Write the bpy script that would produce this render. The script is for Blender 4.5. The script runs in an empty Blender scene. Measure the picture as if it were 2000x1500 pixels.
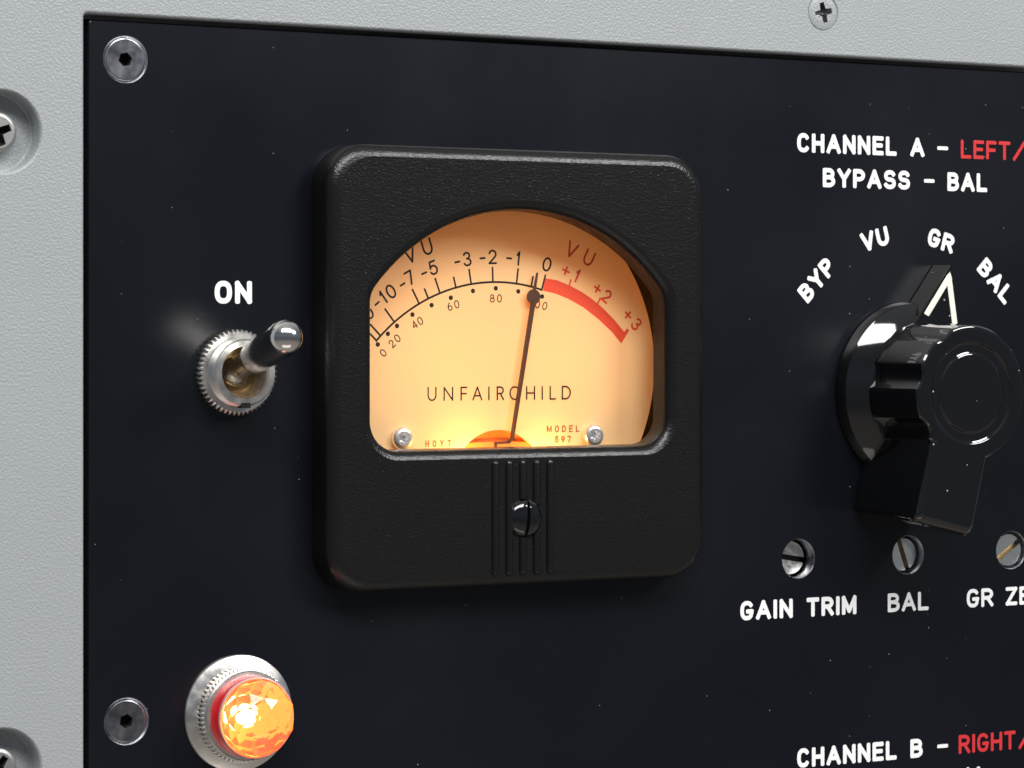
import bpy, bmesh, math, random
from math import sin, cos, pi, radians, degrees, atan2, hypot, sqrt
from mathutils import Vector, Matrix
from mathutils.geometry import tessellate_polygon

random.seed(4)
S = bpy.context.scene
COL = S.collection
MM = 0.001
# panel coordinates in millimetres: u to the right, v up, w out of the panel towards the viewer
def P(u, v, w=0.0): return Vector((u, -w, v)) * MM

# ------------------------------------------------------------------ camera
YAW, DIST = radians(29.5), 594.0
cam_d = bpy.data.cameras.new('camera'); cam = bpy.data.objects.new('camera', cam_d); COL.objects.link(cam)
cam.location = (-DIST*MM*sin(YAW), -DIST*MM*cos(YAW), 0)
cam.rotation_euler = (pi/2, 0, -YAW)
cam_d.sensor_fit = 'HORIZONTAL'; cam_d.sensor_width = 36.0; cam_d.lens = 103.37
cam_d.shift_y = -0.045
cam_d.clip_start = 0.02; cam_d.clip_end = 50
cam_d.dof.use_dof = True; cam_d.dof.focus_distance = 0.585; cam_d.dof.aperture_fstop = 90
S.camera = cam

# ------------------------------------------------------------------ world and lamps
W = bpy.data.worlds.new('World'); S.world = W; W.use_nodes = True
def studio_world():
    nt = W.node_tree; bg = nt.nodes['Background']
    tc = nt.nodes.new('ShaderNodeTexCoord'); sep = nt.nodes.new('ShaderNodeSeparateXYZ')
    mr = nt.nodes.new('ShaderNodeMapRange'); mr.inputs['From Min'].default_value = -1; mr.inputs['From Max'].default_value = 1
    cr = nt.nodes.new('ShaderNodeValToRGB')
    nt.links.new(tc.outputs['Generated'], sep.inputs[0]); nt.links.new(sep.outputs['Z'], mr.inputs['Value'])
    nt.links.new(mr.outputs['Result'], cr.inputs['Fac']); nt.links.new(cr.outputs['Color'], bg.inputs['Color'])
    stops = [(0.0, (.30, .275, .25)), (.30, (.22, .20, .19)), (.40, (.085, .09, .10)), (.52, (.095, .11, .13)), (.60, (.12, .145, .20)), (.72, (.10, .11, .14)), (1.0, (.40, .41, .42))]
    while len(cr.color_ramp.elements) < len(stops): cr.color_ramp.elements.new(.5)
    for e, (p, c) in zip(cr.color_ramp.elements, stops): e.position = p; e.color = (*c, 1)
    bg.inputs['Strength'].default_value = 1.0
studio_world()

def area(name, pos, target, sx, sy, power, col=(1, 1, 1)):
    l = bpy.data.lights.new(name, 'AREA'); l.shape = 'RECTANGLE'; l.size = sx; l.size_y = sy
    l.energy = power; l.color = col
    o = bpy.data.objects.new(name, l); COL.objects.link(o)
    o.location = pos
    o.rotation_euler = (Vector(target) - Vector(pos)).to_track_quat('-Z', 'Y').to_euler()
    return o
area('softbox_overhead', P(-270, 1060, 930), P(10, -20, 0), 1.35, 0.46, 27, (1.0, 0.985, 0.96))
area('flash_right', P(950, 915, 1215), P(10, -10, 0), 0.50, 0.50, 16, (1.0, 0.99, 0.97))
area('table_bounce_fill', P(-120, -700, 420), P(0, 0, 0), 0.7, 0.25, 0.45, (1.0, 0.94, 0.90))  # added area lamp standing in for light bounced off a table below
S.view_settings.view_transform = 'Standard'; S.view_settings.look = 'None'
S.view_settings.exposure = 0; S.view_settings.gamma = 1
S.view_settings.use_curve_mapping = False
S.cycles.use_denoising = True
S.cycles.max_bounces = 10; S.cycles.transparent_max_bounces = 12
S.cycles.sample_clamp_indirect = 6.0

# ------------------------------------------------------------------ materials
def node_mat(name):
    m = bpy.data.materials.new(name); m.use_nodes = True
    nt = m.node_tree; return m, nt, nt.nodes['Principled BSDF']
def N(nt, t, **kw):
    n = nt.nodes.new(t)
    for k, v in kw.items():
        if k in n.inputs: n.inputs[k].default_value = v
        else: setattr(n, k, v)
    return n
def mat(name, col, rough=0.5, metal=0.0, spec=0.5, bump=None, var=0.0, varscale=60., coat=0.0, rvar=0.0, aniso=None):
    """bump = (scale per metre, distance in mm, strength)"""
    m, nt, b = node_mat(name)
    b.inputs['Base Color'].default_value = (*col, 1)
    b.inputs['Roughness'].default_value = rough; b.inputs['Metallic'].default_value = metal
    b.inputs['Specular IOR Level'].default_value = spec
    b.inputs['Coat Weight'].default_value = coat; b.inputs['Coat Roughness'].default_value = 0.05
    tc = N(nt, 'ShaderNodeTexCoord')
    if bump:
        prev = None
        for (sc, dist, st, det) in bump:
            n = N(nt, 'ShaderNodeTexNoise'); n.inputs['Scale'].default_value = sc; n.inputs['Detail'].default_value = det
            nt.links.new(tc.outputs['Object'], n.inputs['Vector'])
            bp = N(nt, 'ShaderNodeBump'); bp.inputs['Strength'].default_value = st; bp.inputs['Distance'].default_value = dist*MM
            nt.links.new(n.outputs['Fac'], bp.inputs['Height'])
            if prev: nt.links.new(prev.outputs['Normal'], bp.inputs['Normal'])
            prev = bp
        nt.links.new(prev.outputs['Normal'], b.inputs['Normal'])
    if var or rvar:
        n = N(nt, 'ShaderNodeTexNoise'); n.inputs['Scale'].default_value = varscale; n.inputs['Detail'].default_value = 5
        nt.links.new(tc.outputs['Object'], n.inputs['Vector'])
        if var:
            mx = N(nt, 'ShaderNodeMix', data_type='RGBA')
            mx.inputs['A'].default_value = (*[c*(1-var) for c in col], 1)
            mx.inputs['B'].default_value = (*[min(1, c*(1+var)) for c in col], 1)
            nt.links.new(n.outputs['Fac'], mx.inputs['Factor']); nt.links.new(mx.outputs['Result'], b.inputs['Base Color'])
        if rvar:
            mr = N(nt, 'ShaderNodeMapRange')
            mr.inputs['From Min'].default_value = .3; mr.inputs['From Max'].default_value = .7
            mr.inputs['To Min'].default_value = max(.02, rough-rvar); mr.inputs['To Max'].default_value = rough+rvar
            nt.links.new(n.outputs['Fac'], mr.inputs['Value']); nt.links.new(mr.outputs['Result'], b.inputs['Roughness'])
    return m

def dusty(m, cell=240., radius=0.045, keep=0.8, bright=0.35, flat=False):
    """a sprinkle of tiny dust specks on a dark surface"""
    nt = m.node_tree; b = nt.nodes['Principled BSDF']
    tc = N(nt, 'ShaderNodeTexCoord')
    v = N(nt, 'ShaderNodeTexVoronoi'); v.inputs['Scale'].default_value = cell
    if flat:
        v.voronoi_dimensions = '2D'; sx = N(nt, 'ShaderNodeSeparateXYZ'); cx = N(nt, 'ShaderNodeCombineXYZ')
        nt.links.new(tc.outputs['Object'], sx.inputs[0]); nt.links.new(sx.outputs['X'], cx.inputs['X']); nt.links.new(sx.outputs['Z'], cx.inputs['Y'])
        nt.links.new(cx.outputs[0], v.inputs['Vector'])
    else: nt.links.new(tc.outputs['Object'], v.inputs['Vector'])
    sep = N(nt, 'ShaderNodeSeparateColor'); nt.links.new(v.outputs['Color'], sep.inputs['Color'])
    rr = N(nt, 'ShaderNodeMath', operation='MULTIPLY'); nt.links.new(sep.outputs['Green'], rr.inputs[0]); rr.inputs[1].default_value = radius
    lt = N(nt, 'ShaderNodeMath', operation='LESS_THAN'); nt.links.new(v.outputs['Distance'], lt.inputs[0]); nt.links.new(rr.outputs[0], lt.inputs[1])
    gt = N(nt, 'ShaderNodeMath', operation='GREATER_THAN'); nt.links.new(sep.outputs['Red'], gt.inputs[0]); gt.inputs[1].default_value = keep
    mu = N(nt, 'ShaderNodeMath', operation='MULTIPLY'); nt.links.new(lt.outputs[0], mu.inputs[0]); nt.links.new(gt.outputs[0], mu.inputs[1])
    mx = N(nt, 'ShaderNodeMix', data_type='RGBA')
    sock = b.inputs['Base Color']
    if sock.is_linked: nt.links.new(sock.links[0].from_socket, mx.inputs['A'])
    else: mx.inputs['A'].default_value = sock.default_value
    mx.inputs['B'].default_value = (bright, bright, bright*1.05, 1)
    nt.links.new(mu.outputs[0], mx.inputs['Factor']); nt.links.new(mx.outputs['Result'], sock)
    return m

M = {}
M['grey'] = mat('grey_hammered_paint', (0.328, 0.350, 0.362), 0.38, 0, 0.5, bump=[(2000, 0.19, 0.75, 1.5), (3000, .08, .4, 1)], var=0.04, varscale=45)
M['panel'] = dusty(mat('black_anodised_panel', (0.0042, 0.0051, 0.0080), 0.26, 0, 0.42, bump=[(3500, 0.02, 0.25, 2)], var=0.12, varscale=18, rvar=0.06), 190, 0.025, 0.915, 0.28, True)
M['raw'] = mat('bare_aluminium', (0.62, 0.64, 0.70), 0.32, 1.0, bump=[(1800, 0.05, 0.4, 3)], rvar=0.1, varscale=500)
M['dark'] = mat('matte_black_recess_shade', (0.004, 0.004, 0.004), 0.8)  # matte black; puts the shade of sockets and slots into the colour
M['case'] = dusty(mat('black_pebbled_plastic', (0.0062, 0.0061, 0.0060), 0.27, 0, 0.45, bump=[(2700, 0.095, 0.8, 1.0)], varscale=200), 420, 0.05, 0.8, 0.10)
M['smooth'] = mat('black_smooth_plastic', (0.009, 0.009, 0.009), 0.25, 0, 0.5)
M['knob'] = dusty(mat('glossy_black_bakelite', (0.0035, 0.0037, 0.004), 0.06, 0, 0.7, coat=0.6, bump=[(160, 0.05, 0.06, 2)], rvar=0.03, varscale=90), 330, 0.075, 0.55, 0.5)
M['white'] = mat('white_fill_paint', (0.86, 0.87, 0.87), 0.45, bump=[(2200, 0.04, 0.3, 2)])
M['cream'] = mat('cream_fill_paint', (0.86, 0.85, 0.76), 0.45, bump=[(2200, 0.04, 0.3, 2)])
M['red'] = mat('red_fill_paint', (0.62, 0.035, 0.04), 0.35, bump=[(1800, 0.12, 0.6, 2)], var=0.15, varscale=900)
M['steel'] = mat('burnished_steel', (0.27, 0.275, 0.29), 0.30, 1.0, bump=[(1500, 0.015, 0.3, 3)], rvar=0.1, varscale=350, var=0.12)
M['nickel'] = mat('nickel_plate', (0.86, 0.83, 0.775), 0.33, 1.0, bump=[(900, 0.03, 0.3, 3)], rvar=0.07, varscale=500, var=0.1)
M['chrome'] = mat('polished_nickel', (0.80, 0.77, 0.73), 0.13, 1.0, bump=[(500, 0.02, 0.25, 2)], rvar=0.03, varscale=300)
M['zinc'] = mat('bright_zinc_screw', (0.88, 0.89, 0.91), 0.36, 1.0, bump=[(700, 0.04, 0.4, 2)])
M['brass'] = mat('oiled_brass', (0.20, 0.13, 0.06), 0.32, 1.0, bump=[(900, 0.04, 0.4, 3)], var=0.2, varscale=600)
M['worn'] = mat('worn_nickel_shaft', (0.66, 0.64, 0.59), 0.40, 1.0, bump=[(1600, 0.06, 0.6, 4)], var=0.35, varscale=1100, rvar=0.12)
M['dull'] = mat('dull_zinc_bolt', (0.40, 0.40, 0.39), 0.45, 0.9, bump=[(1400, 0.04, 0.5, 3)], var=0.2, varscale=700)
M['satin'] = mat('satin_nickel_shaft', (0.66, 0.68, 0.65), 0.36, 1.0, bump=[(1200, 0.02, 0.3, 3)], var=0.1, varscale=500)
M['ink'] = mat('dark_scale_ink', (0.010, 0.006, 0.003), 0.7)
M['inkred'] = mat('red_scale_ink', (0.92, 0.085, 0.035), 0.5, bump=[(1500, .02, .3, 2)])
M['inkglow'] = mat('scale_ink_lamp_glow', (0.30, 0.055, 0.018), 0.6)  # dark ink with the lamp light through the dial put into its brown
M['needle'] = mat('needle_paint', (0.085, 0.036, 0.020), 0.45)
M['dial'] = mat('cream_translucent_dial', (0.90, 0.73, 0.40), 0.5, 0, 0.3, bump=[(1500, 0.07, 0.4, 2), (500, .05, .2, 1)], var=0.02, varscale=80)
def lit_from_behind(m, col, k):
    nt = m.node_tree; b = nt.nodes['Principled BSDF']
    tr = N(nt, 'ShaderNodeBsdfTranslucent'); tr.inputs['Color'].default_value = (*col, 1)
    mx = N(nt, 'ShaderNodeMixShader'); mx.inputs[0].default_value = k
    nt.links.new(b.outputs[0], mx.inputs[1]); nt.links.new(tr.outputs[0], mx.inputs[2])
    nt.links.new(mx.outputs[0], nt.nodes['Material Output'].inputs['Surface'])
lit_from_behind(M['dial'], (0.95, 0.70, 0.36), 0.28)
M['amber'] = mat('movement_plate_orange_glow', (0.75, 0.22, 0.05), 0.4, bump=[(1600, 0.1, 0.8, 3)], var=0.35, varscale=700)  # orange lamp light on the movement is put into the plate colour

def glass_mat():
    m = bpy.data.materials.new('clear_window_glass'); m.use_nodes = True; nt = m.node_tree
    nt.nodes.remove(nt.nodes['Principled BSDF'])
    out = nt.nodes['Material Output']
    tr = N(nt, 'ShaderNodeBsdfTransparent'); tr.inputs['Color'].default_value = (0.995, 0.99, 0.98, 1)
    gl = N(nt, 'ShaderNodeBsdfGlossy'); gl.inputs['Roughness'].default_value = 0.02
    fr = N(nt, 'ShaderNodeFresnel'); fr.inputs['IOR'].default_value = 1.18
    mx = N(nt, 'ShaderNodeMixShader')
    nt.links.new(fr.outputs[0], mx.inputs[0]); nt.links.new(tr.outputs[0], mx.inputs[1]); nt.links.new(gl.outputs[0], mx.inputs[2])
    nt.links.new(mx.outputs[0], out.inputs['Surface'])
    return m
M['glass'] = glass_mat()

def jewel_mat():
    m, nt, b = node_mat('lit_red_jewel')
    b.inputs['Base Color'].default_value = (1.0, 0.82, 0.62, 1)
    b.inputs['Transmission Weight'].default_value = 0.97
    b.inputs['Roughness'].default_value = 0.04; b.inputs['IOR'].default_value = 1.5
    b.inputs['Emission Color'].default_value = (1.0, 0.03, 0.025, 1); b.inputs['Emission Strength'].default_value = 0.95
    va = N(nt, 'ShaderNodeVolumeAbsorption'); va.inputs['Color'].default_value = (1.0, 0.30, 0.08, 1); va.inputs['Density'].default_value = 62.0
    nt.links.new(va.outputs[0], nt.nodes['Material Output'].inputs['Volume'])
    return m
M['jewel'] = jewel_mat()
def emit(name, col, st):
    m, nt, b = node_mat(name)
    b.inputs['Base Color'].default_value = (*col, 1)
    b.inputs['Emission Color'].default_value = (*col, 1); b.inputs['Emission Strength'].default_value = st
    return m
M['bulb'] = emit('lamp_filament_glow', (1.0, 0.74, 0.34), 8.0)

def patchy_glow():
    m, nt, b = node_mat('painted_jewel_glow')  # emission patches painted to imitate lamp light broken up by the facets
    tc = N(nt, 'ShaderNodeTexCoord'); v = N(nt, 'ShaderNodeTexVoronoi'); v.inputs['Scale'].default_value = 430
    nt.links.new(tc.outputs['Object'], v.inputs['Vector'])
    sep = N(nt, 'ShaderNodeSeparateColor'); nt.links.new(v.outputs['Color'], sep.inputs['Color'])
    cr = N(nt, 'ShaderNodeValToRGB'); nt.links.new(sep.outputs['Red'], cr.inputs['Fac'])
    st = [(0, (.55, .02, .01)), (.40, (.95, .09, .02)), (.68, (1.1, .34, .04)), (1.0, (1.7, 1.05, .16))]
    while len(cr.color_ramp.elements) < 4: cr.color_ramp.elements.new(.5)
    for e, (p, c) in zip(cr.color_ramp.elements, st): e.position = p; e.color = (*c, 1)
    nt.links.new(cr.outputs['Color'], b.inputs['Emission Color']); b.inputs['Emission Strength'].default_value = 1.0
    b.inputs['Base Color'].default_value = (.6, .3, .1, 1)
    return m
M['lampcup'] = patchy_glow()
M['collar'] = emit('collar_painted_red_glow', (0.55, 0.01, 0.015), 0.30)  # red lamp glow on the bezel tube put into colour and emission
M['collar'].node_tree.nodes['Principled BSDF'].inputs['Roughness'].default_value = .15
M['rim'] = mat('pinkish_rim_metal', (0.9, 0.62, 0.6), 0.3, 0.6)

# ------------------------------------------------------------------ mesh helpers (all in local u, v, w millimetres)
class MB:
    def __init__(s): s.v = []; s.f = []; s.mi = []; s.fl = []
    def add(s, verts, faces, mi=0, flat=False):
        o = len(s.v); s.v += [tuple(x) for x in verts]
        for f in faces: s.f.append(tuple(i+o for i in f)); s.mi.append(mi); s.fl.append(flat)
    def loft(s, loops, cap0=False, cap1=False, closed=True, mi=0):
        n = len(loops[0]); verts = [p for l in loops for p in l]; faces = []
        for k in range(len(loops)-1):
            for i in range(n if closed else n-1):
                j = (i+1) % n
                faces.append((k*n+i, k*n+j, (k+1)*n+j, (k+1)*n+i))
        o = len(s.v); s.add(verts, faces, mi)
        if cap0: s.f.append(tuple(o+i for i in range(n))); s.mi.append(mi); s.fl.append(True)
        if cap1: s.f.append(tuple(o+(len(loops)-1)*n+i for i in range(n))); s.mi.append(mi); s.fl.append(True)
        return s
    def lathe(s, prof, n=64, c=(0, 0), cap0=False, cap1=False, mi=0, ph=0.0, xf=None):
        loops = []
        for r, w in prof:
            l = []
            for i in range(n):
                a = 2*pi*(i+ph)/n
                p = (c[0]+r*cos(a), c[1]+r*sin(a), w)
                l.append(xf(p) if xf else p)
            loops.append(l)
        s.loft(loops, cap0, cap1, mi=mi)
    def sheet(s, outer, holes, w, mi=0):
        loops = [[Vector((p[0], p[1], 0)) for p in l] for l in [outer]+holes]
        tris = tessellate_polygon(loops)
        flat = [p for l in loops for p in l]
        s.add([(p.x, p.y, w) for p in flat], [tuple(t) for t in tris], mi, True)
    def build(s, name, mats, parent=None, sharp=32, loc=None, normals=True):
        bm = bmesh.new()
        vs = [bm.verts.new(P(*p)) for p in s.v]
        for f, mi, fl in zip(s.f, s.mi, s.fl):
            if len(set(f)) < 3: continue
            try: fc = bm.faces.new([vs[i] for i in f]); fc.material_index = mi; fc.smooth = not fl
            except ValueError: pass
        bmesh.ops.remove_doubles(bm, verts=bm.verts, dist=2e-7)
        bmesh.ops.dissolve_degenerate(bm, edges=bm.edges, dist=1e-8)
        if normals: bmesh.ops.recalc_face_normals(bm, faces=bm.faces)
        me = bpy.data.meshes.new(name); bm.to_mesh(me); bm.free()
        fl = [p.use_smooth for p in me.polygons]
        me.set_sharp_from_angle(angle=radians(sharp))
        me.polygons.foreach_set('use_smooth', fl)
        for m in (mats if isinstance(mats, (list, tuple)) else [mats]): me.materials.append(m)
        o = bpy.data.objects.new(name, me); COL.objects.link(o)
        if parent: o.parent = parent
        if loc is not None: o.location = P(*loc)
        return o

def thing(name, label, cat, loc=(0, 0, 0), group=None):
    o = bpy.data.objects.new(name, None); COL.objects.link(o); o.location = P(*loc)
    o.empty_display_size = 0.005
    o['label'] = label; o['category'] = cat
    if group: o['group'] = group
    return o
def lab(o, text): o['label'] = text; return o

def circ(r, n=48, c=(0, 0), ph=0.0): return [(c[0]+r*cos(2*pi*(i+ph)/n), c[1]+r*sin(2*pi*(i+ph)/n)) for i in range(n)]
def rrect(x0, y0, x1, y1, r, k=8):
    out = []
    for cx, cy, a0 in ((x1-r, y1-r, 0), (x0+r, y1-r, 90), (x0+r, y0+r, 180), (x1-r, y0+r, 270)):
        for i in range(k+1):
            a = radians(a0+90*i/k); out.append((cx+r*cos(a), cy+r*sin(a)))
    return out
def at(loop, w): return [(p[0], p[1], w) for p in loop]

# ------------------------------------------------------------------ single-stroke lettering
def arc(cx, cy, rx, ry, a0, a1, n=20):
    return [(cx+rx*cos(radians(a0+(a1-a0)*i/n)), cy+ry*sin(radians(a0+(a1-a0)*i/n))) for i in range(n+1)]
def sup(cx, cy, rx, ry, a0, a1, n=28, e=0.8):
    o = []
    for i in range(n+1):
        a = radians(a0+(a1-a0)*i/n); c, s = cos(a), sin(a)
        o.append((cx+rx*math.copysign(abs(c)**e, c), cy+ry*math.copysign(abs(s)**e, s)))
    return o
def bowl(y0, y1, xs, xe): return [(0, y1)] + arc(xs, (y0+y1)/2, xe-xs, (y1-y0)/2, 90, -90, 14) + [(0, y0)]
def glyph(ch, e=0.8):
    G = {
     'A': [[(0, 0), (.5, 1), (1, 0)], [(.17, .32), (.83, .32)]],
     'B': [[(0, 0), (0, 1)], bowl(.53, 1, .5, .92), bowl(0, .53, .5, 1)],
     'C': [sup(.5, .5, .5, .5, 42, 318, 28, e)],
     'D': [[(0, 0), (0, 1)], bowl(0, 1, .38, 1)],
     'E': [[(1, 0), (0, 0), (0, 1), (1, 1)], [(0, .52), (.88, .52)]],
     'F': [[(0, 0), (0, 1), (1, 1)], [(0, .5), (.88, .5)]],
     'G': [sup(.5, .5, .5, .5, 42, 320, 28, e) + [(1, .44)], [(1, .44), (.58, .44)]],
     'H': [[(0, 0), (0, 1)], [(1, 0), (1, 1)], [(0, .5), (1, .5)]],
     'I': [[(.5, 0), (.5, 1)]],
     'L': [[(0, 1), (0, 0), (1, 0)]],
     'M': [[(0, 0), (0, 1), (.5, .12), (1, 1), (1, 0)]],
     'N': [[(0, 0), (0, 1), (1, 0), (1, 1)]],
     'O': [sup(.5, .5, .5, .5, 0, 360, 48, e)],
     'P': [[(0, 0), (0, 1)], bowl(.46, 1, .5, 1)],
     'R': [[(0, 0), (0, 1)], bowl(.48, 1, .5, .97), [(.5, .48), (1, 0)]],
     'S': [sup(.5, .755, .46, .245, 25, 270, 20, .9) + sup(.5, .255, .5, .255, 90, -155, 20, .9)[1:]],
     'T': [[(0, 1), (1, 1)], [(.5, 1), (.5, 0)]],
     'U': [[(0, 1), (0, .4)] + arc(.5, .4, .5, .4, 180, 360, 18) + [(1, 1)]],
     'V': [[(0, 1), (.5, 0), (1, 1)]],
     'X': [[(0, 0), (1, 1)], [(0, 1), (1, 0)]],
     'Y': [[(0, 1), (.5, .45), (1, 1)], [(.5, .45), (.5, 0)]],
     'Z': [[(0, 1), (1, 1), (0, 0), (1, 0)]],
     '0': [sup(.5, .5, .5, .5, 0, 360, 48, .95)],
     '1': [[(.12, .76), (.55, 1), (.55, 0)]],
     '2': [arc(.5, .71, .48, .29, 165, -38, 20) + [(0, 0)], [(0, 0), (1, 0)]],
     '3': [arc(.48, .765, .42, .235, 155, -90, 18), arc(.48, .265, .5, .265, 90, -158, 20)],
     '4': [[(.75, 0), (.75, 1), (0, .28), (1, .28)]],
     '5': [[(.92, 1), (.2, 1), (.08, .5)], arc(.46, .33, .52, .33, 138, -155, 22)],
     '6': [sup(.5, .3, .48, .3, 0, 360, 32, 1), arc(.85, .3, .83, .7, 103, 180, 14)],
     '7': [[(0, 1), (1, 1), (.38, 0)]],
     '8': [arc(.5, .765, .41, .235, 0, 360, 28), arc(.5, .265, .5, .265, 0, 360, 30)],
     '9': [sup(.5, .7, .48, .3, 0, 360, 32, 1), arc(.15, .7, .83, .7, -77, 0, 14)],
     '+': [[(0, .45), (1, .45)], [(.5, .45-.5), (.5, .45+.5)]],
     '-': [[(0, .47), (1, .47)]],
     '/': [[(0, 0), (1, 1)]],
    }
    return G[ch]
WID = dict(A=.80, B=.64, C=.66, D=.66, E=.58, F=.56, G=.68, H=.66, I=0.0, L=.56, M=.84, N=.68, O=.70, P=.62, R=.66, S=.64, T=.68, U=.66, V=.76, X=.7, Y=.72, Z=.64)
WID.update({'-': .62, '/': .62, '+': .62, '0': .62, '1': .34, '2': .6, '3': .6, '4': .62, '5': .6, '6': .6, '7': .58, '8': .6, '9': .6})

def split_strokes(pts, lim=38):
    out, cur = [], [pts[0]]
    for i in range(1, len(pts)):
        cur.append(pts[i])
        if i < len(pts)-1:
            a = atan2(pts[i][1]-pts[i-1][1], pts[i][0]-pts[i-1][0]); b = atan2(pts[i+1][1]-pts[i][1], pts[i+1][0]-pts[i][0])
            d = abs((degrees(b-a)+180) % 360-180)
            if d > lim: out.append(cur); cur = [pts[i]]
    out.append(cur); return out
class Ink:
    """flat paint strokes; every stroke sits a few microns above the one before so that none are coplanar"""
    def __init__(s, w0): s.mb = MB(); s.w = w0
    def stroke(s, pts, t, round_cap=True):
        for seg in split_strokes(pts):
            q = [seg[0]]
            for p in seg[1:]:
                if hypot(p[0]-q[-1][0], p[1]-q[-1][1]) > 1e-4: q.append(p)
            if len(q) < 2: continue
            closed = hypot(q[0][0]-q[-1][0], q[0][1]-q[-1][1]) < 1e-3 and len(q) > 4
            n = len(q); L, R = [], []
            for i in range(n):
                if closed: a, b = q[(i-1) if i > 0 else n-2], q[(i+1) if i < n-1 else 1]
                else: a, b = q[max(0, i-1)], q[min(n-1, i+1)]
                d = Vector((b[0]-a[0], b[1]-a[1])).normalized(); nx, ny = -d.y*t/2, d.x*t/2
                L.append((q[i][0]+nx, q[i][1]+ny)); R.append((q[i][0]-nx, q[i][1]-ny))
            if closed: L[-1] = L[0]; R[-1] = R[0]
            w = s.w
            s.mb.add([(x, y, w) for x, y in L]+[(x, y, w) for x, y in R], [(i, n+i, n+i+1, i+1) for i in range(n-1)])
            if round_cap and not closed:
                for c, o in ((q[0], q[1]), (q[-1], q[-2])):
                    a0 = atan2(c[1]-o[1], c[0]-o[0])
                    fan = []
                    for i in range(9):
                        th = -pi/2+pi*i/8; sq = lambda q: math.copysign(abs(q)**.62, q)
                        fx, fy = t/2*sq(cos(th) if abs(cos(th)) > 1e-9 else 0.0), t/2*sq(sin(th))
                        fan.append((c[0]+fx*cos(a0)-fy*sin(a0), c[1]+fx*sin(a0)+fy*cos(a0), w))
                    s.mb.add(fan, [tuple(range(9))])
            s.w += 0.004
    def dot(s, u, v, r):
        s.mb.add(at(circ(r, 24, (u, v)), s.w), [tuple(range(24))]); s.w += 0.004
    def build(s, name, m, parent):
        for i, f in enumerate(s.mb.f):                      # make every face look out of the panel
            p = [s.mb.v[k] for k in f]
            ar = sum(p[k][0]*p[(k+1) % len(p)][1]-p[(k+1) % len(p)][0]*p[k][1] for k in range(len(p)))
            if ar < 0: s.mb.f[i] = tuple(reversed(f))
        return s.mb.build(name, m, parent, normals=False)

def put_word(ink, text, left, right, base, cap, t, ang=0.0, org=None, e=0.8, gap=.13):
    """fit text between left and right (outer edges) on a baseline; rotated by ang about org when given"""
    H = cap-t
    widths = [WID[c]*H+t for c in text]; g = gap*cap
    k = (right-left)/(sum(widths)+g*(len(text)-1)); x = left
    for c, wd in zip(text, widths):
        wo = wd*k; wc = max(0.0, wo-t)
        for st in glyph(c, e):
            pts = []
            for gx, gy in st:
                px, py = x+t/2+gx*wc, base+t/2+gy*H
                if c == 'I': px = x+wo/2
                if c == '-': py = base+cap*.5
                if org: px, py = org[0]+px*cos(ang)-py*sin(ang), org[1]+px*sin(ang)+py*cos(ang)
                pts.append((px, py))
            ink.stroke(pts, t)
        x += wo+g*k
def put_glyph(ink, c, u, v, cap, t, ang, wf=1.0):
    H = cap-t; wc = WID[c]*H*wf
    for st in glyph(c, .95):
        ps = []
        for gx, gy in st:
            x, y = (gx-.5)*wc, (gy-.5)*H
            if c in '-+': y = (gy-.46)*(wc if c == '+' else H)
            ps.append((u+x*cos(ang)-y*sin(ang), v+x*sin(ang)+y*cos(ang)))
        ink.stroke(ps, t)

# ------------------------------------------------------------------ grey front frame
FRAME_BOLTS = [(-108.2, 37.9), (-108.2, -79.4)]
def build_frame():
    t = thing('equipment_frame', 'pale grey textured metal frame surrounding the black control panel', 'frame')
    mb = MB(); O = (-92.1, -141.5, 151.5, 60.5)
    def op(d, w): return at(rrect(O[0]-d, O[1]-d, O[2]+d, O[3]+d, .7+d, 4), w)
    outer = rrect(-190, -175, 205, 135, 2, 4)
    holes = [circ(7.95, 72, c) for c in FRAME_BOLTS]; csk = circ(3.95, 48, (76.15, 69.8))
    mb.sheet(outer, [[(p[0], p[1]) for p in op(.55, 0)]]+holes+[csk], 1.0)
    mb.loft([op(.55, 1.0), op(.3, .9), op(.1, .65), op(0, .35), op(0, -8)])
    mb.loft([at(outer, 1.0), at(outer, -8)])
    for c in FRAME_BOLTS:
        mb.lathe([(7.95, 1.0), (7.75, .9), (7.55, .65), (7.45, .3), (7.4, -3.1), (7.1, -3.4), (0.01, -3.4)], 72, c)
    mb.lathe([(3.95, 1.0), (3.8, .7), (2.2, -1.5), (.01, -1.5)], 48, (76.15, 69.8))
    mb.build('frame_plate', M['grey'], t, 40)
    bk = MB(); b = rrect(-100, -150, 160, 68, 1, 2)
    bk.loft([at(b, -34), at(b, -36)], True, True)
    bk.build('rear_chassis', M['dark'], t)
    return t
build_frame()

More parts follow.
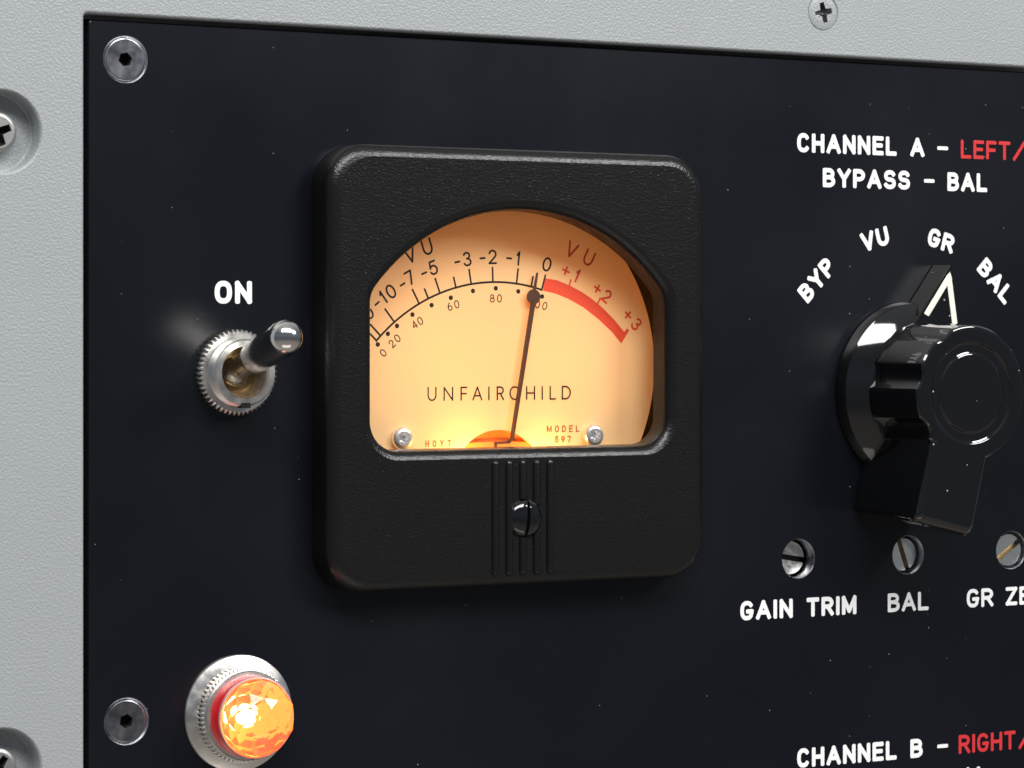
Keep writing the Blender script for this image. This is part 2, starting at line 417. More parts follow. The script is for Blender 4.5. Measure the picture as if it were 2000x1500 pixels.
# ------------------------------------------------------------------ black control panel with its lettering
HEX = [(-83.5, 52.4), (-83.3, -72.1)]
TRIMS = [(70.35, -47.2), (99.55, -47.45), (128.15, -47.4)]
panel = thing('control_panel', 'glossy black metal control panel with white and red engraved lettering', 'panel')
def build_panel():
    mb = MB(); n = 56
    def ed(d, w): return at(rrect(-90.75+d, -140+d, 150-d, 59.4-d, .5, 3), w)
    holes = [circ(4.5, n, c) for c in HEX] + [circ(4.25, n, c) for c in TRIMS] + [rrect(-43.2, -48.3, 40.8, 36.3, 7, 6)]
    mb.sheet([(p[0], p[1]) for p in ed(.18, 0)], holes, 0.0)
    mb.loft([ed(.18, 0), ed(0, -.18), ed(0, -3)])
    mb.build('face_plate', M['panel'], panel, 30)
    for c in TRIMS:
        hb = MB(); hb.lathe([(4.25, -.001), (4.17, -.12), (4.15, -3)], n, c); hb.build('bored_hole', M['raw'], panel, 30)
    for c in HEX:
        hb = MB(); hb.lathe([(4.5, -.001), (4.3, -.25), (2.2, -2.6)], n, c); hb.build('countersink', M['raw'], panel, 30)
    cap, tt = 4.15, .96
    def line(items, label, m=M['white'], w=.03):
        ink = Ink(w)
        for it in items: put_word(ink, *it)
        lab(ink.build('lettering', m, panel), label)
    for base, l2, word, x0, x1, sl in ((39.7, 'A', 'LEFT', 114.0, 127.9, 128.6), (-91.95, 'B', 'RIGHT', 113.4, 129.4, 130.2)):
        line([('CHANNEL', 70.0, 96.35, base, cap, tt), (l2, 100.05, 103.9 if l2 == 'A' else 103.45, base, cap, tt), ('-', 107.4, 110.4, base, cap, .8)], 'white lettering CHANNEL '+l2+' with a dash')
        line([(word, x0, x1, base, cap, .78), ('/', sl, sl+3.6, base-.1, cap+.3, .78)], 'red lettering '+word, M['red'])
        line([('BYPASS', 76.7, 100.0, base-7.3, cap, tt), ('-', 103.8, 106.7, base-7.3, cap, .8), ('BAL', 110.25, 121.3, base-7.3, cap, tt)], 'white lettering BYPASS - BAL under CHANNEL '+l2)
    line([('GAIN', 55.4, 68.85, -59.75, 4.1, .94), ('TRIM', 72.45, 85.55, -59.75, 4.1, .94)], 'white lettering GAIN TRIM')
    line([('BAL', 94.0, 105.1, -59.75, 4.1, .82)], 'white lettering BAL below the middle trimmer')
    line([('GR', 115.65, 123.1, -59.75, 4.1, .82), ('ZERO', 126.6, 141.5, -59.75, 4.1, .82)], 'white lettering GR ZERO')
    line([('ON', -65.3, -57.5, 6.55, 4.4, 1.06)], 'white lettering ON above the toggle switch')
    for txt, a, wd in (('BYP', -45.3, 10.6), ('VU', -15.1, 7.5), ('GR', 15.3, 7.3), ('BAL', 44.8, 11.2)):
        ink = Ink(.03)
        put_word(ink, txt, -wd/2, wd/2, 32.3, 4.15, 1.0, radians(-a), (99.5, -11.7))
        lab(ink.build('lettering', M['white'], panel), 'white lettering %s on the selector scale' % txt)
build_panel()

# ------------------------------------------------------------------ screws
def hexagon(r, ph=0): return [(r*cos(radians(60*i+ph)), r*sin(radians(60*i+ph))) for i in range(6)]
def hex_screw(c, label, ph):
    t = thing('hex_screw', label, 'screw', (c[0], c[1], 0), 'countersunk hex screws on the left edge of the black panel')
    mb = MB(); hx = hexagon(1.38, ph)
    mb.sheet(circ(3.75, 64), [hx], -.12)
    mb.lathe([(3.75, -.12), (3.98, -.2), (4.08, -.42), (3.0, -1.7)], 64)
    mb.build('screw_head', M['steel'], t, 20)
    sk = MB(); sk.loft([at(hx, -.12), at([(x*.98, y*.98) for x, y in hx], -2.2)], False, True)
    sk.build('hex_socket', M['dark'], t, 20)
hex_screw(HEX[0], 'steel countersunk hex screw in the top left corner of the black panel', 12)
hex_screw(HEX[1], 'steel countersunk hex screw beside the glowing red pilot lamp', 20)

def cross(a, b, k=4):
    """plus-shaped outline, arm half length a, half width b"""
    pts = []
    for i in range(4):
        r = radians(90*i); f = lambda x, y: (x*cos(r)-y*sin(r), x*sin(r)+y*cos(r))
        pts += [f(a, -b), f(a, b), f(b*1.25, b*1.25)]
    return pts
def rotp(ps, a): a = radians(a); return [(x*cos(a)-y*sin(a), x*sin(a)+y*cos(a)) for x, y in ps]
def phillips(c, w, R, dome, label, m, group=None, name='crosshead_screw', ang=15, ca=2.0, cb=.5):
    t = thing(name, label, 'screw', (c[0], c[1], w), group)
    mb = MB(); cr = rotp(cross(ca, cb), ang)
    prof = [(R, -.35), (R, 0), (R*.985, .12), (R*.93, .12+dome*.35), (R*.8, .12+dome*.65), (R*.62, .12+dome)]
    mb.lathe(prof, 64)
    mb.sheet(circ(R*.62, 64), [cr], .12+dome)
    mb.build('screw_head', m, t, 30)
    sk = MB(); sk.loft([at(cr, .12+dome), at([(x*.55, y*.55) for x, y in cr], .12+dome-1.5)], False, True)
    sk.build('cross_recess', M['steel'], t, 20)
    return t
phillips((76.15, 69.8), .78, 3.72, .22, 'grey painted crosshead screw at the top edge of the grey frame', M['grey'], ang=14, ca=2.2, cb=.55)
for c, wd in zip(FRAME_BOLTS, ('upper', 'lower')):
    t = thing('recessed_bolt', ('silver bolt sunk in the upper round hole of the grey frame' if wd == 'upper'
              else 'silver bolt sunk in the grey frame level with the red lamp'), 'bolt', (c[0], c[1], -3.4), 'bolts sunk in round holes of the grey frame')
    mb = MB(); cr = rotp(cross(2.6, .62), 22 if wd == 'upper' else 55)
    mb.lathe([(3.85, 0), (3.85, 1.5), (3.7, 1.95), (3.3, 2.25), (3.0, 2.3)], 64); mb.sheet(circ(3.0, 64), [cr], 2.3)
    mb.build('bolt_head', M['dull'], t, 30)
    sk = MB(); sk.loft([at(cr, 2.3), at([(x*.8, y*.8) for x, y in cr], .4)], False, True)
    sk.build('cross_recess', M['dark'], t, 20)

# ------------------------------------------------------------------ slotted trimmers
def trimmer(c, w, slot_ang, m, mslot, label):
    t = thing('trimmer', label, 'trimmer', (c[0], c[1], 0), 'slotted trimmers sunk in the black panel under the selector knob')
    mb = MB(); R, hw, d = 3.62, .62, 1.5
    a0 = math.asin(hw/R)
    def half(sg):
        pts = []
        for i in range(41):
            a = a0+(pi-2*a0)*i/40; pts.append((R*cos(a), R*sin(a)*sg))
        return rotp(pts, slot_ang)
    for sg in (1, -1):
        h = half(sg); hi = [(x*.95, y*.95) for x, y in h]
        # keep the slot edge straight while the rim is chamfered
        mb.loft([at(h, w-5), at(h, w-.25), at([(x*.965, y*.965) for x, y in h], w)], False, True)
    mb.build('shaft', m, t, 25)
    fl = MB(); fl.lathe([(R*.99, w-5), (R*.99, w-d)], 48, cap1=True)
    fl.build('screwdriver_slot', mslot, t, 25)
trimmer(TRIMS[0], -3.0, -10, M['worn'], M['dark'], 'dull scratched slotted trimmer shaft above the words GAIN TRIM')
trimmer(TRIMS[1], -1.9, -70, M['satin'], M['brass'], 'slotted trimmer with near upright brass slot above the word BAL')
trimmer(TRIMS[2], -.9, 33, M['satin'], M['brass'], 'slotted trimmer with slanting brass slot above the letters GR')

# ------------------------------------------------------------------ toggle switch
def build_toggle():
    t = thing('toggle_switch', 'nickel toggle switch flipped up below the word ON', 'switch', (-61.35, -6.6, 0))
    mb = MB(); n = 52; loops = []
    def teeth(r0, r1, w): return [((r0 if i % 4 in (0, 1) else r1)*cos(2*pi*i/(4*n)), (r0 if i % 4 in (0, 1) else r1)*sin(2*pi*i/(4*n)), w) for i in range(4*n)]
    def c4(r, w): return at(circ(r, 4*n), w)
    mb.loft([c4(7.6, 0), c4(7.7, .15), teeth(8.15, 7.75, .5), teeth(8.25, 7.8, 2.0), teeth(8.0, 7.7, 2.35), c4(7.55, 2.7), c4(6.5, 2.75)])
    mb.build('knurled_nut', M['nickel'], t, 28)
    b = MB(); pr = [(6.5, 2.4)]
    for k in range(4): pr += [(6.5, 2.8+.62*k), (6.18, 3.1+.62*k)]
    pr += [(6.35, 5.3), (6.1, 5.65), (5.0, 5.75), (4.85, 5.5), (4.75, 4.2), (4.4, 1.6), (4.3, .4)]
    b.lathe(pr, 80); b.build('bushing', M['nickel'], t, 28)
    k = MB(); s = rrect(-.95, -6.75, .95, -5.75, .15, 3); k.loft([at(s, 3.9), at(s, 5.79)], True, True); k.build('keyway', M['dark'], t)  # dark block in place of a cut slot, its shade put into the colour
    f = MB(); f.lathe([(4.7, .3), (4.0, .5), (3.0, .6), (.05, .7)], 48, cap0=True); f.build('pivot_cup', M['brass'], t, 30)
    a = radians(16.0)
    def tilt(p): x, y, w = p; return (x, y*cos(a)+w*sin(a), w*cos(a)-y*sin(a))
    l = MB(); pr = [(.05, -1.6), (1.6, -1.3), (2.6, -.4), (3.05, .8), (3.0, 1.8), (2.6, 3.0), (2.4, 4.2), (2.42, 5.5), (2.55, 8.4), (2.6, 9.3), (2.7, 9.7), (2.98, 10.0), (3.08, 10.6), (3.22, 18), (3.32, 22), (3.32, 23.4)]
    c0 = 24.2; R = 3.32
    for i in range(1, 13): th = radians(-12+102*i/12); pr.append((max(.02, R*cos(th)), c0+R*sin(th)))
    l.lathe(pr, 72, xf=tilt, cap1=True); l.build('lever', M['chrome'], t, 40)
build_toggle()

# ------------------------------------------------------------------ pilot lamp
def build_pilot():
    t = thing('pilot_lamp', 'round pilot lamp with glowing faceted red jewel in a nickel bezel', 'lamp', (-60.35, -72.0, 0))
    f = MB(); f.lathe([(11.2, 0), (11.25, .3), (11.1, .55), (9.3, 1.3), (8.9, 1.35)], 96); f.build('flange', M['nickel'], t, 30)
    n = 62; kb = MB()
    def teeth(r0, r1, w): return [((r0 if i % 4 in (0, 1) else r1)*cos(2*pi*i/(4*n)), (r0 if i % 4 in (0, 1) else r1)*sin(2*pi*i/(4*n)), w) for i in range(4*n)]
    def c4(r, w): return at(circ(r, 4*n), w)
    kb.loft([c4(8.6, .9), c4(8.65, 1.2), teeth(9.25, 8.72, 1.5), teeth(9.25, 8.72, 3.3), c4(8.7, 3.55), c4(8.5, 3.6), c4(8.55, 4.6), c4(8.35, 4.95), c4(7.85, 5.0), c4(7.8, 2)])
    kb.build('knurled_bezel', M['nickel'], t, 28)
    j = MB()
    K = 9
    def ring(r, w, ph): return [(r*cos(2*pi*(i+ph)/K), r*sin(2*pi*(i+ph)/K), w) for i in range(K)]
    base = [at(circ(7.55, 2*K*3), 2.2), at(circ(7.38, 2*K*3), 4.5), at(circ(7.35, 2*K*3), 8.85)]
    j.loft(base[1:], False, False)
    # faceted dome: rings of triangles
    rings = [(7.35, 8.85, 0), (6.95, 10.6, .5), (6.0, 12.1, 0), (4.4, 13.4, .5), (2.3, 14.35, 0)]
    vs = []; fs = []
    c72 = at(circ(7.35, 6*K), 8.85)
    R = [ring(r, w, ph) for r, w, ph in rings]
    for a in range(len(R)-1):
        A, B = R[a], R[a+1]; shift = rings[a+1][2] > rings[a][2]
        for i in range(K):
            i2 = (i+1) % K
            if shift:
                fs.append(((a, i), (a, i2), (a+1, i))); fs.append(((a, i2), (a+1, i2), (a+1, i)))
            else:
                fs.append(((a, i), (a+1, i2), (a+1, i))); fs.append(((a, i), (a, i2), (a+1, i2)))
    idx = {}
    V_ = []
    for f_ in fs:
        for k in f_:
            if k not in idx: idx[k] = len(V_); V_.append(R[k[0]][k[1]])
    V_.append((0, 0, 14.75)); ap = len(V_)-1
    F_ = [tuple(idx[k] for k in f_) for f_ in fs] + [(idx[(len(R)-1, i)], idx[(len(R)-1, (i+1) % K)], ap) for i in range(K)]
    # stitch the round girdle to the first facet ring
    o = len(V_); V_ += c72
    for i in range(K):
        g = [o+(i*6+k) % (6*K) for k in range(7)]
        F_.append(tuple([idx[(0, i)]] + g[1:-1] + [idx[(0, (i+1) % K)]]))
    j.add(V_, F_)
    j.build('jewel', M['jewel'], t, 6)
    cl = MB(); cl.lathe([(7.9, 4.6), (7.9, 5.4), (7.75, 8.1), (7.5, 8.1), (7.45, 4.6)], 96); cl.build('glow_tinted_collar', M['collar'], t, 30)  # tube with the jewel's red glow painted on
    rm = MB(); rm.lathe([(7.75, 8.0), (7.82, 8.25), (7.7, 8.55), (7.5, 8.6), (7.42, 8.4)], 96); rm.build('rim_ring', M['rim'], t, 40)
    b = MB(); pr = [(max(.02, 1.2*sin(radians(180*i/14))), 5.0-1.7*cos(radians(180*i/14))) for i in range(15)]
    b.lathe(pr, 32); b.build('bulb', M['bulb'], t, 60)
    r = MB(); r.lathe([(7.35, 8.0), (7.3, 6.0), (6.6, 4.6), (4.6, 3.2), (.02, 2.6)], 48); r.build('added_glow_cup', M['lampcup'], t, 30)  # glowing cup added to give the jewel its yellow and orange patches
build_pilot()

# ------------------------------------------------------------------ selector knob
def build_knob():
    t = thing('selector_knob', 'glossy black pointer knob with white arrow pointing at GR', 'knob', (99.5, -11.7, 0))
    t.rotation_euler = (0, radians(14), 0)
    k = MB(); k.lathe([(18.2, .25), (19.45, .3), (19.6, .55), (19.25, 2.9), (19.1, 3.2), (18.8, 3.42), (15.4, 6.15), (14.0, 6.6), (6, 6.6)], 160, cap1=True)
    k.build('skirt', M['knob'], t, 24)
    # grip: cylinder with eight scalloped flutes
    n = 288
    def prof(r, w, depth):
        out = []
        for i in range(n):
            a = 2*pi*i/n; rr = r
            for ctr, dep in ((180, 1.0), (225, 1.0), (135, .55)):
                x = (degrees(a)-ctr)/10.4
                if abs(x) < 1: rr = r-depth*dep*(1-x*x)
            out.append((rr*cos(a), rr*sin(a), w))
        return out
    g = MB()
    W0 = 22.2
    g.loft([prof(15.15, 5.0, 1.2), prof(15.05, 8, 1.2), prof(14.5, 21.2, 1.15), prof(14.4, 21.7, 1.1), prof(14.1, 22.05, 1.0), prof(13.7, 22.18, .75), prof(13.35, W0-.005, .5), prof(13.25, W0, .5), at(circ(11.1, n), W0),
            at(circ(11.0, n), W0), at(circ(10.75, n), W0-.1), at(circ(10.6, n), W0-.32), at(circ(10.3, n), W0-.45), at(circ(8.75, n), W0-.45), at(circ(8.45, n), W0-.32), at(circ(8.3, n), W0-.1), at(circ(8.05, n), W0), at(circ(7.9, n), W0), at(circ(.02, n), W0)], False, True)
    g.build('fluted_grip', M['knob'], t, 22)
    a = MB()
    def bar(hw, y0, w, r=1.3): return at(rrect(-hw, y0, hw, -11.2, r, 6), w)
    a.loft([bar(8.0, -27.6, .35), bar(8.35, -28.5, .9), bar(8.3, -28.9, 2.5), bar(7.85, -29.6, 19.4), bar(7.7, -29.5, 20.6), bar(7.45, -29.1, 21.4), bar(7.15, -28.5, 21.95), bar(6.85, -27.9, 22.16)], True, True)
    a.build('finger_bar', M['knob'], t, 30)
    p = MB()
    def tri(s, w, top=28.45):
        return [(-.22, top-s, w), (.22, top-s, w), (6.15-s, 14.9, w), (8.2-s, 10.5, w), (-8.2+s, 10.5, w), (-6.15+s, 14.9, w)]
    p.loft([tri(0, .3), tri(.05, 6.2), tri(.22, 6.42)], True, True)
    po = p.build('pointer', M['knob'], t, 20)
    ink = MB()
    for sg in (-1, 1):
        o = [(-.05*sg, 26.9), (0.62*sg, 26.0), (4.62*sg, 16.55), (4.45*sg, 16.3), (3.4*sg, 16.1), (3.2*sg, 16.3), (-.02*sg, 23.9)]
        if sg > 0: o = [(x, y+.004) for x, y in o]
        ln = MB(); ln.loft([at(o, 6.36), at(o, 6.47+.006*sg)], True, True)
        ln.build('white_line', M['cream'], po, 20)
build_knob()

# ------------------------------------------------------------------ meter
MC = (-3.15, -5.95)          # centre of the meter dial, seen along the camera axis
MSHIFT, MSINK = 1.94, 3.4    # the meter sits this far right and is sunk this deep through the panel cut-out
def build_meter():
    t = thing('panel_meter', 'square black meter with lit amber scale and needle near zero', 'meter', (MC[0]+MSHIFT, MC[1], -MSINK))
    t.scale = (1.005, 1.005, 1.005)
    X0, X1, Y0, Y1 = -43.35, 43.1, -43.4, 43.5
    def case(d, w, r=8.6): return at(rrect(X0+d, Y0+d, X1-d, Y1-d, r-d*.6, 12), w)
    HW, RA, CA, VB, RC = 33.7, 42.0, -10.65, -15.95, 5.8      # window, relative to the case centre
    def window(g):
        """outline of the window grown outwards by g: arched top, straight sides, round lower corners"""
        hw, R, vb, rc = HW+g, RA+g, VB-g, RC+g*.9
        fr = 5.5                                                # fillet where the arch meets the sides
        yj = CA+sqrt(R*R-hw*hw)
        # fillet circle inside: tangent to the side and to the arch
        fx = hw-fr; fy = CA+sqrt((R-fr)**2-fx*fx)
        aj = atan2(fy-CA, fx)
        pts = []
        for i in range(49): a = aj+(pi-2*aj)*i/48; pts.append((R*cos(a), CA+R*sin(a)))
        for i in range(1, 7): a = (pi-aj)+aj*i/6; pts.append((-fx+fr*cos(a), fy+fr*sin(a)))
        for i in range(13): a = pi+pi/2*i/12; pts.append((-hw+rc+rc*cos(a), vb+rc+rc*sin(a)))
        for i in range(13): a = 1.5*pi+pi/2*i/12; pts.append((hw-rc+rc*cos(a), vb+rc+rc*sin(a)))
        for i in range(6): a = aj*i/6; pts.append((fx+fr*cos(a), fy+fr*sin(a)))
        return pts
    F = 11.0
    mb = MB()
    mb.loft([case(.35, 3.41), case(.05, 3.55), case(0, 3.8), case(.08, 8.4), case(.2, 9.1), case(.6, 9.95), case(1.2, 10.55), case(1.85, 10.88), case(2.5, F)])
    mb.sheet([(p[0], p[1]) for p in case(2.5, F)], [window(1.9)], F)
    mb.loft([at(window(1.9), F), at(window(1.25), F-.18), at(window(.6), F-.65), at(window(.18), F-1.35), at(window(0), F-2.2), at(window(-.1), 5.2)])
    mb.build('case', M['case'], t, 38)
    inner = MB(); ci = rrect(X0+2.2, Y0+2.2, X1-2.2, Y1-2.2, 7, 8)
    inner.sheet(ci, [window(.3)], 5.0); inner.loft([at(ci, 5.0), at(ci, -24)], False, True)
    inner.build('inner_housing', M['smooth'], t, 30)
    gl = MB(); w_ = window(.25); gl.loft([at(w_, 5.5), at(w_, 5.9)], True, True); gl.build('glass_window', M['glass'], t, 30)
    ox, oy = -MC[0], -MC[1]
    def loc(u, v): return (u+ox, v+oy)
    # dial plate: round plate with a notch at the foot for the movement
    notch = (-3.2, -29.2); R = 37.15; cut = -30.0
    d = MB(); out = []
    cx, cy = loc(-3.2, -5.95); yc = cut+oy
    a1 = math.asin((yc-cy)/R)
    for i in range(97): a = a1+(pi-2*a1)*i/96; out.append((cx+R*cos(a), cy+R*sin(a)))
    nx, ny = loc(*notch); rn = 10.6
    b1 = math.asin((yc-ny)/rn)
    for i in range(41): a = (pi-b1)-(pi-2*b1)*i/40; out.append((nx+rn*cos(a), ny+rn*sin(a)))
    d.sheet(out, [], 0.0); d.loft([at(out, 0), at(out, -.8)])
    dial = d.build('dial', M['dial'], t, 30)
    AC = (-3.53, -26.03); AR = 37.27
    def rad(u, v): return -atan2(u-AC[0], v-AC[1])
    def pol(deg, r): a = radians(deg); return loc(AC[0]+r*sin(a), AC[1]+r*cos(a))
    ink = Ink(.012); ink.stroke([pol(-47.3+63.9*i/60, AR) for i in range(61)], .42, False)
    ink.build('scale_arc', M['ink'], dial)
    for deg, r1 in ((-46.9, 40.6), (-44.9, 40.6), (-38.6, 40.7), (-28.35, 40.6), (-24.8, 39.5), (-20.45, 40.5), (-14.6, 39.5), (-9.15, 40.35), (-1.45, 40.35), (7.0, 40.4), (12.35, 39.5), (16.25, 40.5)):
        k = Ink(.018); k.stroke([pol(deg, AR), pol(deg, r1)], .40, False); k.build('scale_tick', M['ink'], dial)
    for u, v in ((-30.45, -1.32), (-28.22, .78), (-26.2, 2.35), (-22.75, 4.6), (-18.45, 6.5), (-14.1, 8.0), (-9.05, 9.4), (-3.8, 9.98), (1.42, 9.4), (7.0, 8.4)):
        k = Ink(.018); k.dot(*loc(u, v), .48); k.build('scale_dot', M['ink'], dial)
    ro = [(7.65, 12.15), (10.55, 11.75), (13.46, 10.72), (16.2, 9.5), (18.6, 8.15), (21.5, 6.1), (24.3, 3.65), (26.6, 1.2), (27.35, 1.95), (27.85, 1.5)]
    ri = [(7.17, 9.62), (10.19, 9.0), (13.22, 7.95), (16.87, 6.2), (20.55, 3.7), (23.63, 1.2), (25.9, -1.2)]
    rb = MB(); rb.sheet([loc(*p) for p in ro+ri[::-1]], [], .014); rb.build('red_band', M['inkred'], dial, normals=False)
    for a, b in (((13.35, 10.5), (13.85, 11.95)), ((20.1, 6.8), (20.85, 8.2))):
        k = Ink(.02); k.stroke([loc(*a), loc(*b)], .38, False); k.build('red_tick', M['inkred'], dial)
    big, tb, sm, ts = 2.95, .40, 1.68, .22
    def num(items, cap, th, m=M['ink'], wf=1.0, one=None):
        k = Ink(.018)
        for ch, u, v in items:
            a = rad(u, v) if one is None else one
            put_glyph(k, ch, *loc(u, v), cap, th, a, wf*(.62 if ch == '-' else 1.0))
        k.build('numeral', m, dial)
    num([('-', -30.58, 6.75), ('1', -29.22, 8.07), ('0', -27.56, 9.15)], big, tb)
    num([('0', -32.6, 4.95)], big, tb)
    num([('-', -24.93, 10.54), ('7', -23.34, 11.9)], big, tb)
    num([('-', -20.12, 12.82), ('5', -18.09, 13.96)], big, tb)
    num([('-', -12.62, 15.15), ('3', -10.39, 15.79)], big, tb)
    num([('-', -6.85, 15.99), ('2', -4.53, 16.3)], big, tb)
    num([('-', -.71, 16.04), ('1', 1.51, 16.07)], big, tb)
    num([('0', 8.14, 14.94)], big, tb, wf=1.05)
    num([('+', 12.61, 13.69), ('1', 15.35, 12.68)], 2.85, .43, M['inkred'])
    num([('+', 20.15, 10.10), ('2', 22.37, 8.57)], 2.85, .43, M['inkred'])
    num([('+', 27.55, 4.72), ('3', 29.59, 2.8)], 2.85, .43, M['inkred'])
    num([('0', -29.26, -2.98)], sm, ts)
    num([('2', -27.32, -1.19), ('0', -26.13, -.1)], sm, ts)
    num([('4', -22.28, 2.58), ('0', -21.02, 3.35)], sm, ts)
    num([('6', -14.33, 6.23), ('0', -12.75, 6.7)], sm, ts)
    num([('8', -4.62, 7.93), ('0', -2.96, 7.95)], sm, ts)
    num([('1', 4.4, 6.95), ('0', 5.95, 6.81), ('0', 7.63, 6.47)], sm, ts)
    k = Ink(.018); put_glyph(k, 'V', *loc(-23.3, 16.6), 3.6, .42, radians(20), 1.0); put_glyph(k, 'U', *loc(-19.45, 18.1), 3.3, .42, radians(18), 1.0)
    lab(k.build('unit_lettering', M['ink'], dial), 'dark lettering VU')
    k = Ink(.018); put_glyph(k, 'V', *loc(13.99, 18.0), 3.35, .42, radians(-25), 1.0); put_glyph(k, 'U', *loc(18.09, 16.4), 3.35, .42, radians(-27), 1.0)
    lab(k.build('unit_lettering', M['inkred'], dial), 'red lettering VU')
    k = Ink(.018)
    for ch, u, wf in zip('UNFAIRCHILD', (-18.35, -14.65, -11.12, -8.05, -5.41, -2.77, .57, 4.27, 7.0, 9.47, 12.68), (1.05, 1.12, .9, 1.0, 1, .85, 1.3, 1.1, 1, .85, 1.12)):
        put_glyph(k, ch, *loc(u, -11.2), 2.82, .31, 0, wf)
    lab(k.build('maker_lettering', M['ink'], dial), 'dark lettering with the maker name across the scale')
    k = Ink(.018); put_word(k, 'HOYT', *[x+ox for x in (-19.85, -14.05)], -21.75+oy, 1.32, .21, gap=.75); k.build('maker_lettering', M['inkglow'], dial)
    k = Ink(.018); put_word(k, 'MODEL', *[x+ox for x in (8.1, 15.8)], -19.28+oy, 1.36, .23, gap=.55); put_word(k, '597', *[x+ox for x in (10.0, 13.75)], -21.4+oy, 1.32, .22, gap=.5)
    lab(k.build('model_lettering', M['inkglow'], dial), 'lettering with lamp glow painted in brown, MODEL 597')
    # movement seen through the notch
    mv = MB(); b = rrect(nx-13, ny-6, nx+13, ny+13, 1, 3); mv.loft([at(b, -3), at(b, -2.0)], True, True)
    mv.loft([at(rrect(nx-9.5, ny-4, nx+9.5, ny+8.3, .8, 3), -2.05), at(rrect(nx-9.3, ny-3.8, nx+9.3, ny+8.1, .8, 3), -1.1)], False, True)
    mv.build('movement', M['amber'], t, 30)
    # needle
    nd = MB(); w0 = 2.5
    def flat(pts, wa, wb): q = [loc(p[0]+.74, p[1]) for p in pts]; nd.loft([at(q, wa), at(q, wb)], True, True)
    def strip(a, b, ta, tb_):
        dx, dy = b[0]-a[0], b[1]-a[1]; L = hypot(dx, dy); nx_, ny_ = -dy/L/2, dx/L/2
        return [(a[0]+nx_*ta, a[1]+ny_*ta), (b[0]+nx_*tb_, b[1]+ny_*tb_), (b[0]-nx_*tb_, b[1]-ny_*tb_), (a[0]-nx_*ta, a[1]-ny_*ta)]
    flat(strip((4.45, 13.2), (3.72, 9.3), .34, .62), 1.00, 1.32)
    flat(circ(1.5, 36, (3.6, 8.3)), 0.95, 1.36)
    flat(strip((3.55, 7.4), (-1.45, -20.5), .80, .62), 0.80, 1.50)
    flat(strip((-1.3, -20.2), (-2.3, -21.15), .55, .55), 0.90, 1.40)
    flat(strip((-2.1, -21.1), (-5.25, -21.2), .55, .5), 0.90, 1.40)
    flat(strip((-5.2, -21.0), (-5.5, -27), .55, .55), 0.85, 1.35)
    nd.build('needle', M['needle'], t, 30)
    # screws that hold the dial
    for u, v, a in ((-25.35, -19.95, 30), (18.75, -20.05, 25)):
        sb = MB(); c = loc(u, v); st = [(c[0]+(1.28 if i % 2 == 0 else .72)*cos(radians(60*i/2+a)), c[1]+(1.28 if i % 2 == 0 else .72)*sin(radians(60*i/2+a))) for i in range(12)]
        sb.lathe([(2.2, 0.02), (2.25, .25), (2.25, .9), (2.15, 1.2), (1.95, 1.42), (1.5, 1.55)], 48, c); sb.sheet(circ(1.5, 48, c), [st], 1.55)
        so = sb.build('dial_screw', M['zinc'], t, 30)
        rb_ = MB(); rb_.loft([at(st, 1.55), at([(c[0]+(x-c[0])*.6, c[1]+(y-c[1])*.6) for x, y in st], .7)], False, True)
        rb_.build('star_recess', M['zinc'], so, 20)
    # grip ribs under the window, with the zero adjuster between them
    zc = loc(-3.36, -35.8)
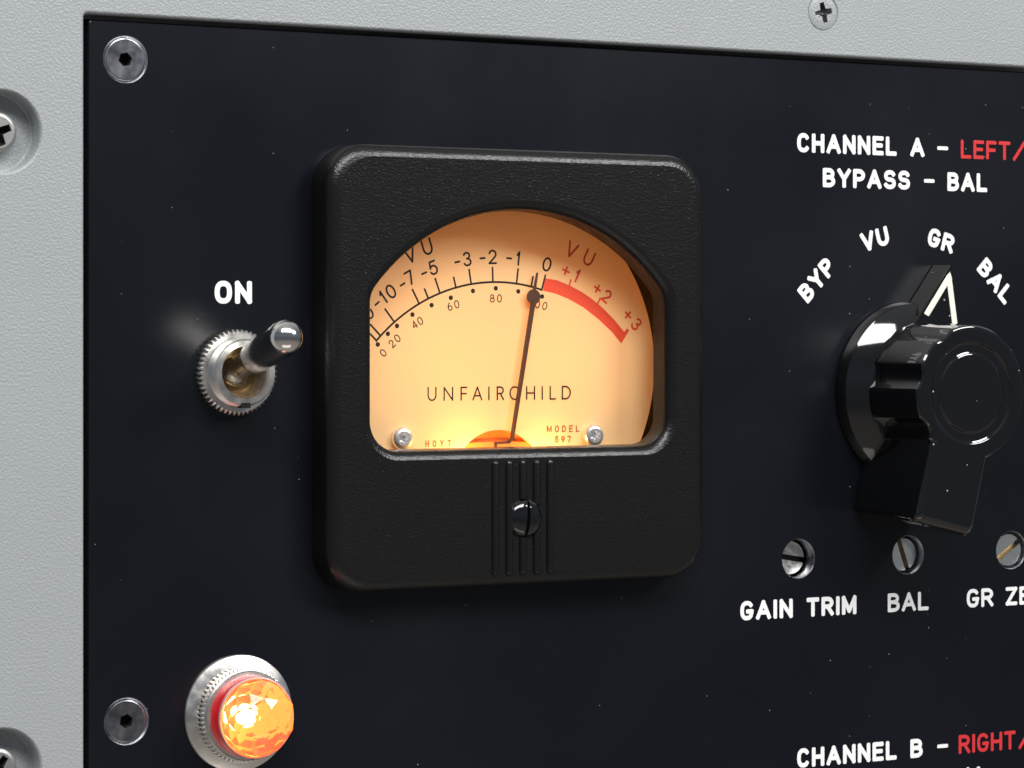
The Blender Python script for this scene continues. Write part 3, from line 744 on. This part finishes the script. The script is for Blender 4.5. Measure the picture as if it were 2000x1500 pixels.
    for k_, u in enumerate((-10.04, -6.9, -3.78, -.65, 2.5)):
        rb2 = MB(); x, _ = loc(u, 0); y1, y0 = -25.0+oy, -46.2+oy; r = .84
        spans = [(y0, y1)]
        if abs(x-zc[0]) < 3.4: spans = [(y0, zc[1]-sqrt(3.85**2-(x-zc[0])**2)-.05), (zc[1]+sqrt(3.85**2-(x-zc[0])**2)+.05, y1)]
        for (ya, yb) in spans:
            la = 10; loops = []
            ends0 = ya == y0; ends1 = yb == y1
            ys = ([(ya-r*cos(radians(18*i)), r*sin(radians(18*i))) for i in range(0, 5)] if ends0 else []) + [(ya, r), (yb, r)] + ([(yb+r*sin(radians(18*i)), r*cos(radians(18*i))) for i in range(1, 6)] if ends1 else [])
            for yy, rr in ys:
                rr = max(rr, .01)
                loops.append([(x+rr*cos(pi*i/la), yy, F-.06+.9*rr*sin(pi*i/la)) for i in range(la+1)])
            rb2.loft(loops, closed=False)
            if not ends0: rb2.add(loops[0], [tuple(range(la+1))])
            if not ends1: rb2.add(loops[-1], [tuple(range(la+1))])
        rb2.build('rib', M['case'], t, 50)
    z = MB(); R = 3.75; hw = .36
    for sg in (1, -1):
        loops = []
        for rr, hh in ((R, -.1), (R*.985, .35), (R*.93, .7), (R*.8, 1.1), (R*.6, 1.4), (R*.35, 1.6), (hw*1.15, 1.68)):
            a0 = math.asin(hw/rr)
            ps = [(rr*sin(a0+(pi-2*a0)*i/24)*1.0, rr*cos(a0+(pi-2*a0)*i/24)) for i in range(25)]
            ps = rotp([(x*sg, y) for x, y in ps], -4)
            loops.append([(zc[0]+x, zc[1]+y, F+hh) for x, y in ps])
        z.loft(loops, True, True)
    zo = z.build('zero_adjuster', M['knob'], t, 35)
    sl = MB(); sl.lathe([(R*.97, F-.05), (R*.9, F+.15)], 40, zc, cap1=True); sl.build('screwdriver_slot', M['dark'], zo, 30)
    # two small scale lamps behind the lower lip
    # and two bulbs behind the translucent scale
    for u, v in ((-17, -3), (11, -3)):
        l = bpy.data.lights.new('scale_backlight', 'POINT'); l.energy = .034; l.color = (1.0, .29, .032); l.shadow_soft_size = .003
        o = bpy.data.objects.new('scale_backlight', l); COL.objects.link(o); o.parent = t; o.location = P(u+ox, v+oy, -18)
    for u, pw in ((-11.5, .0135), (6.5, .0110)):
        l = bpy.data.lights.new('scale_lamp', 'POINT'); l.energy = pw; l.color = (1.0, .50, .12); l.shadow_soft_size = .0012
        o = bpy.data.objects.new('scale_lamp', l); COL.objects.link(o); o.parent = t; o.location = P(u+ox, -25.6+oy, 3.3)
build_meter()
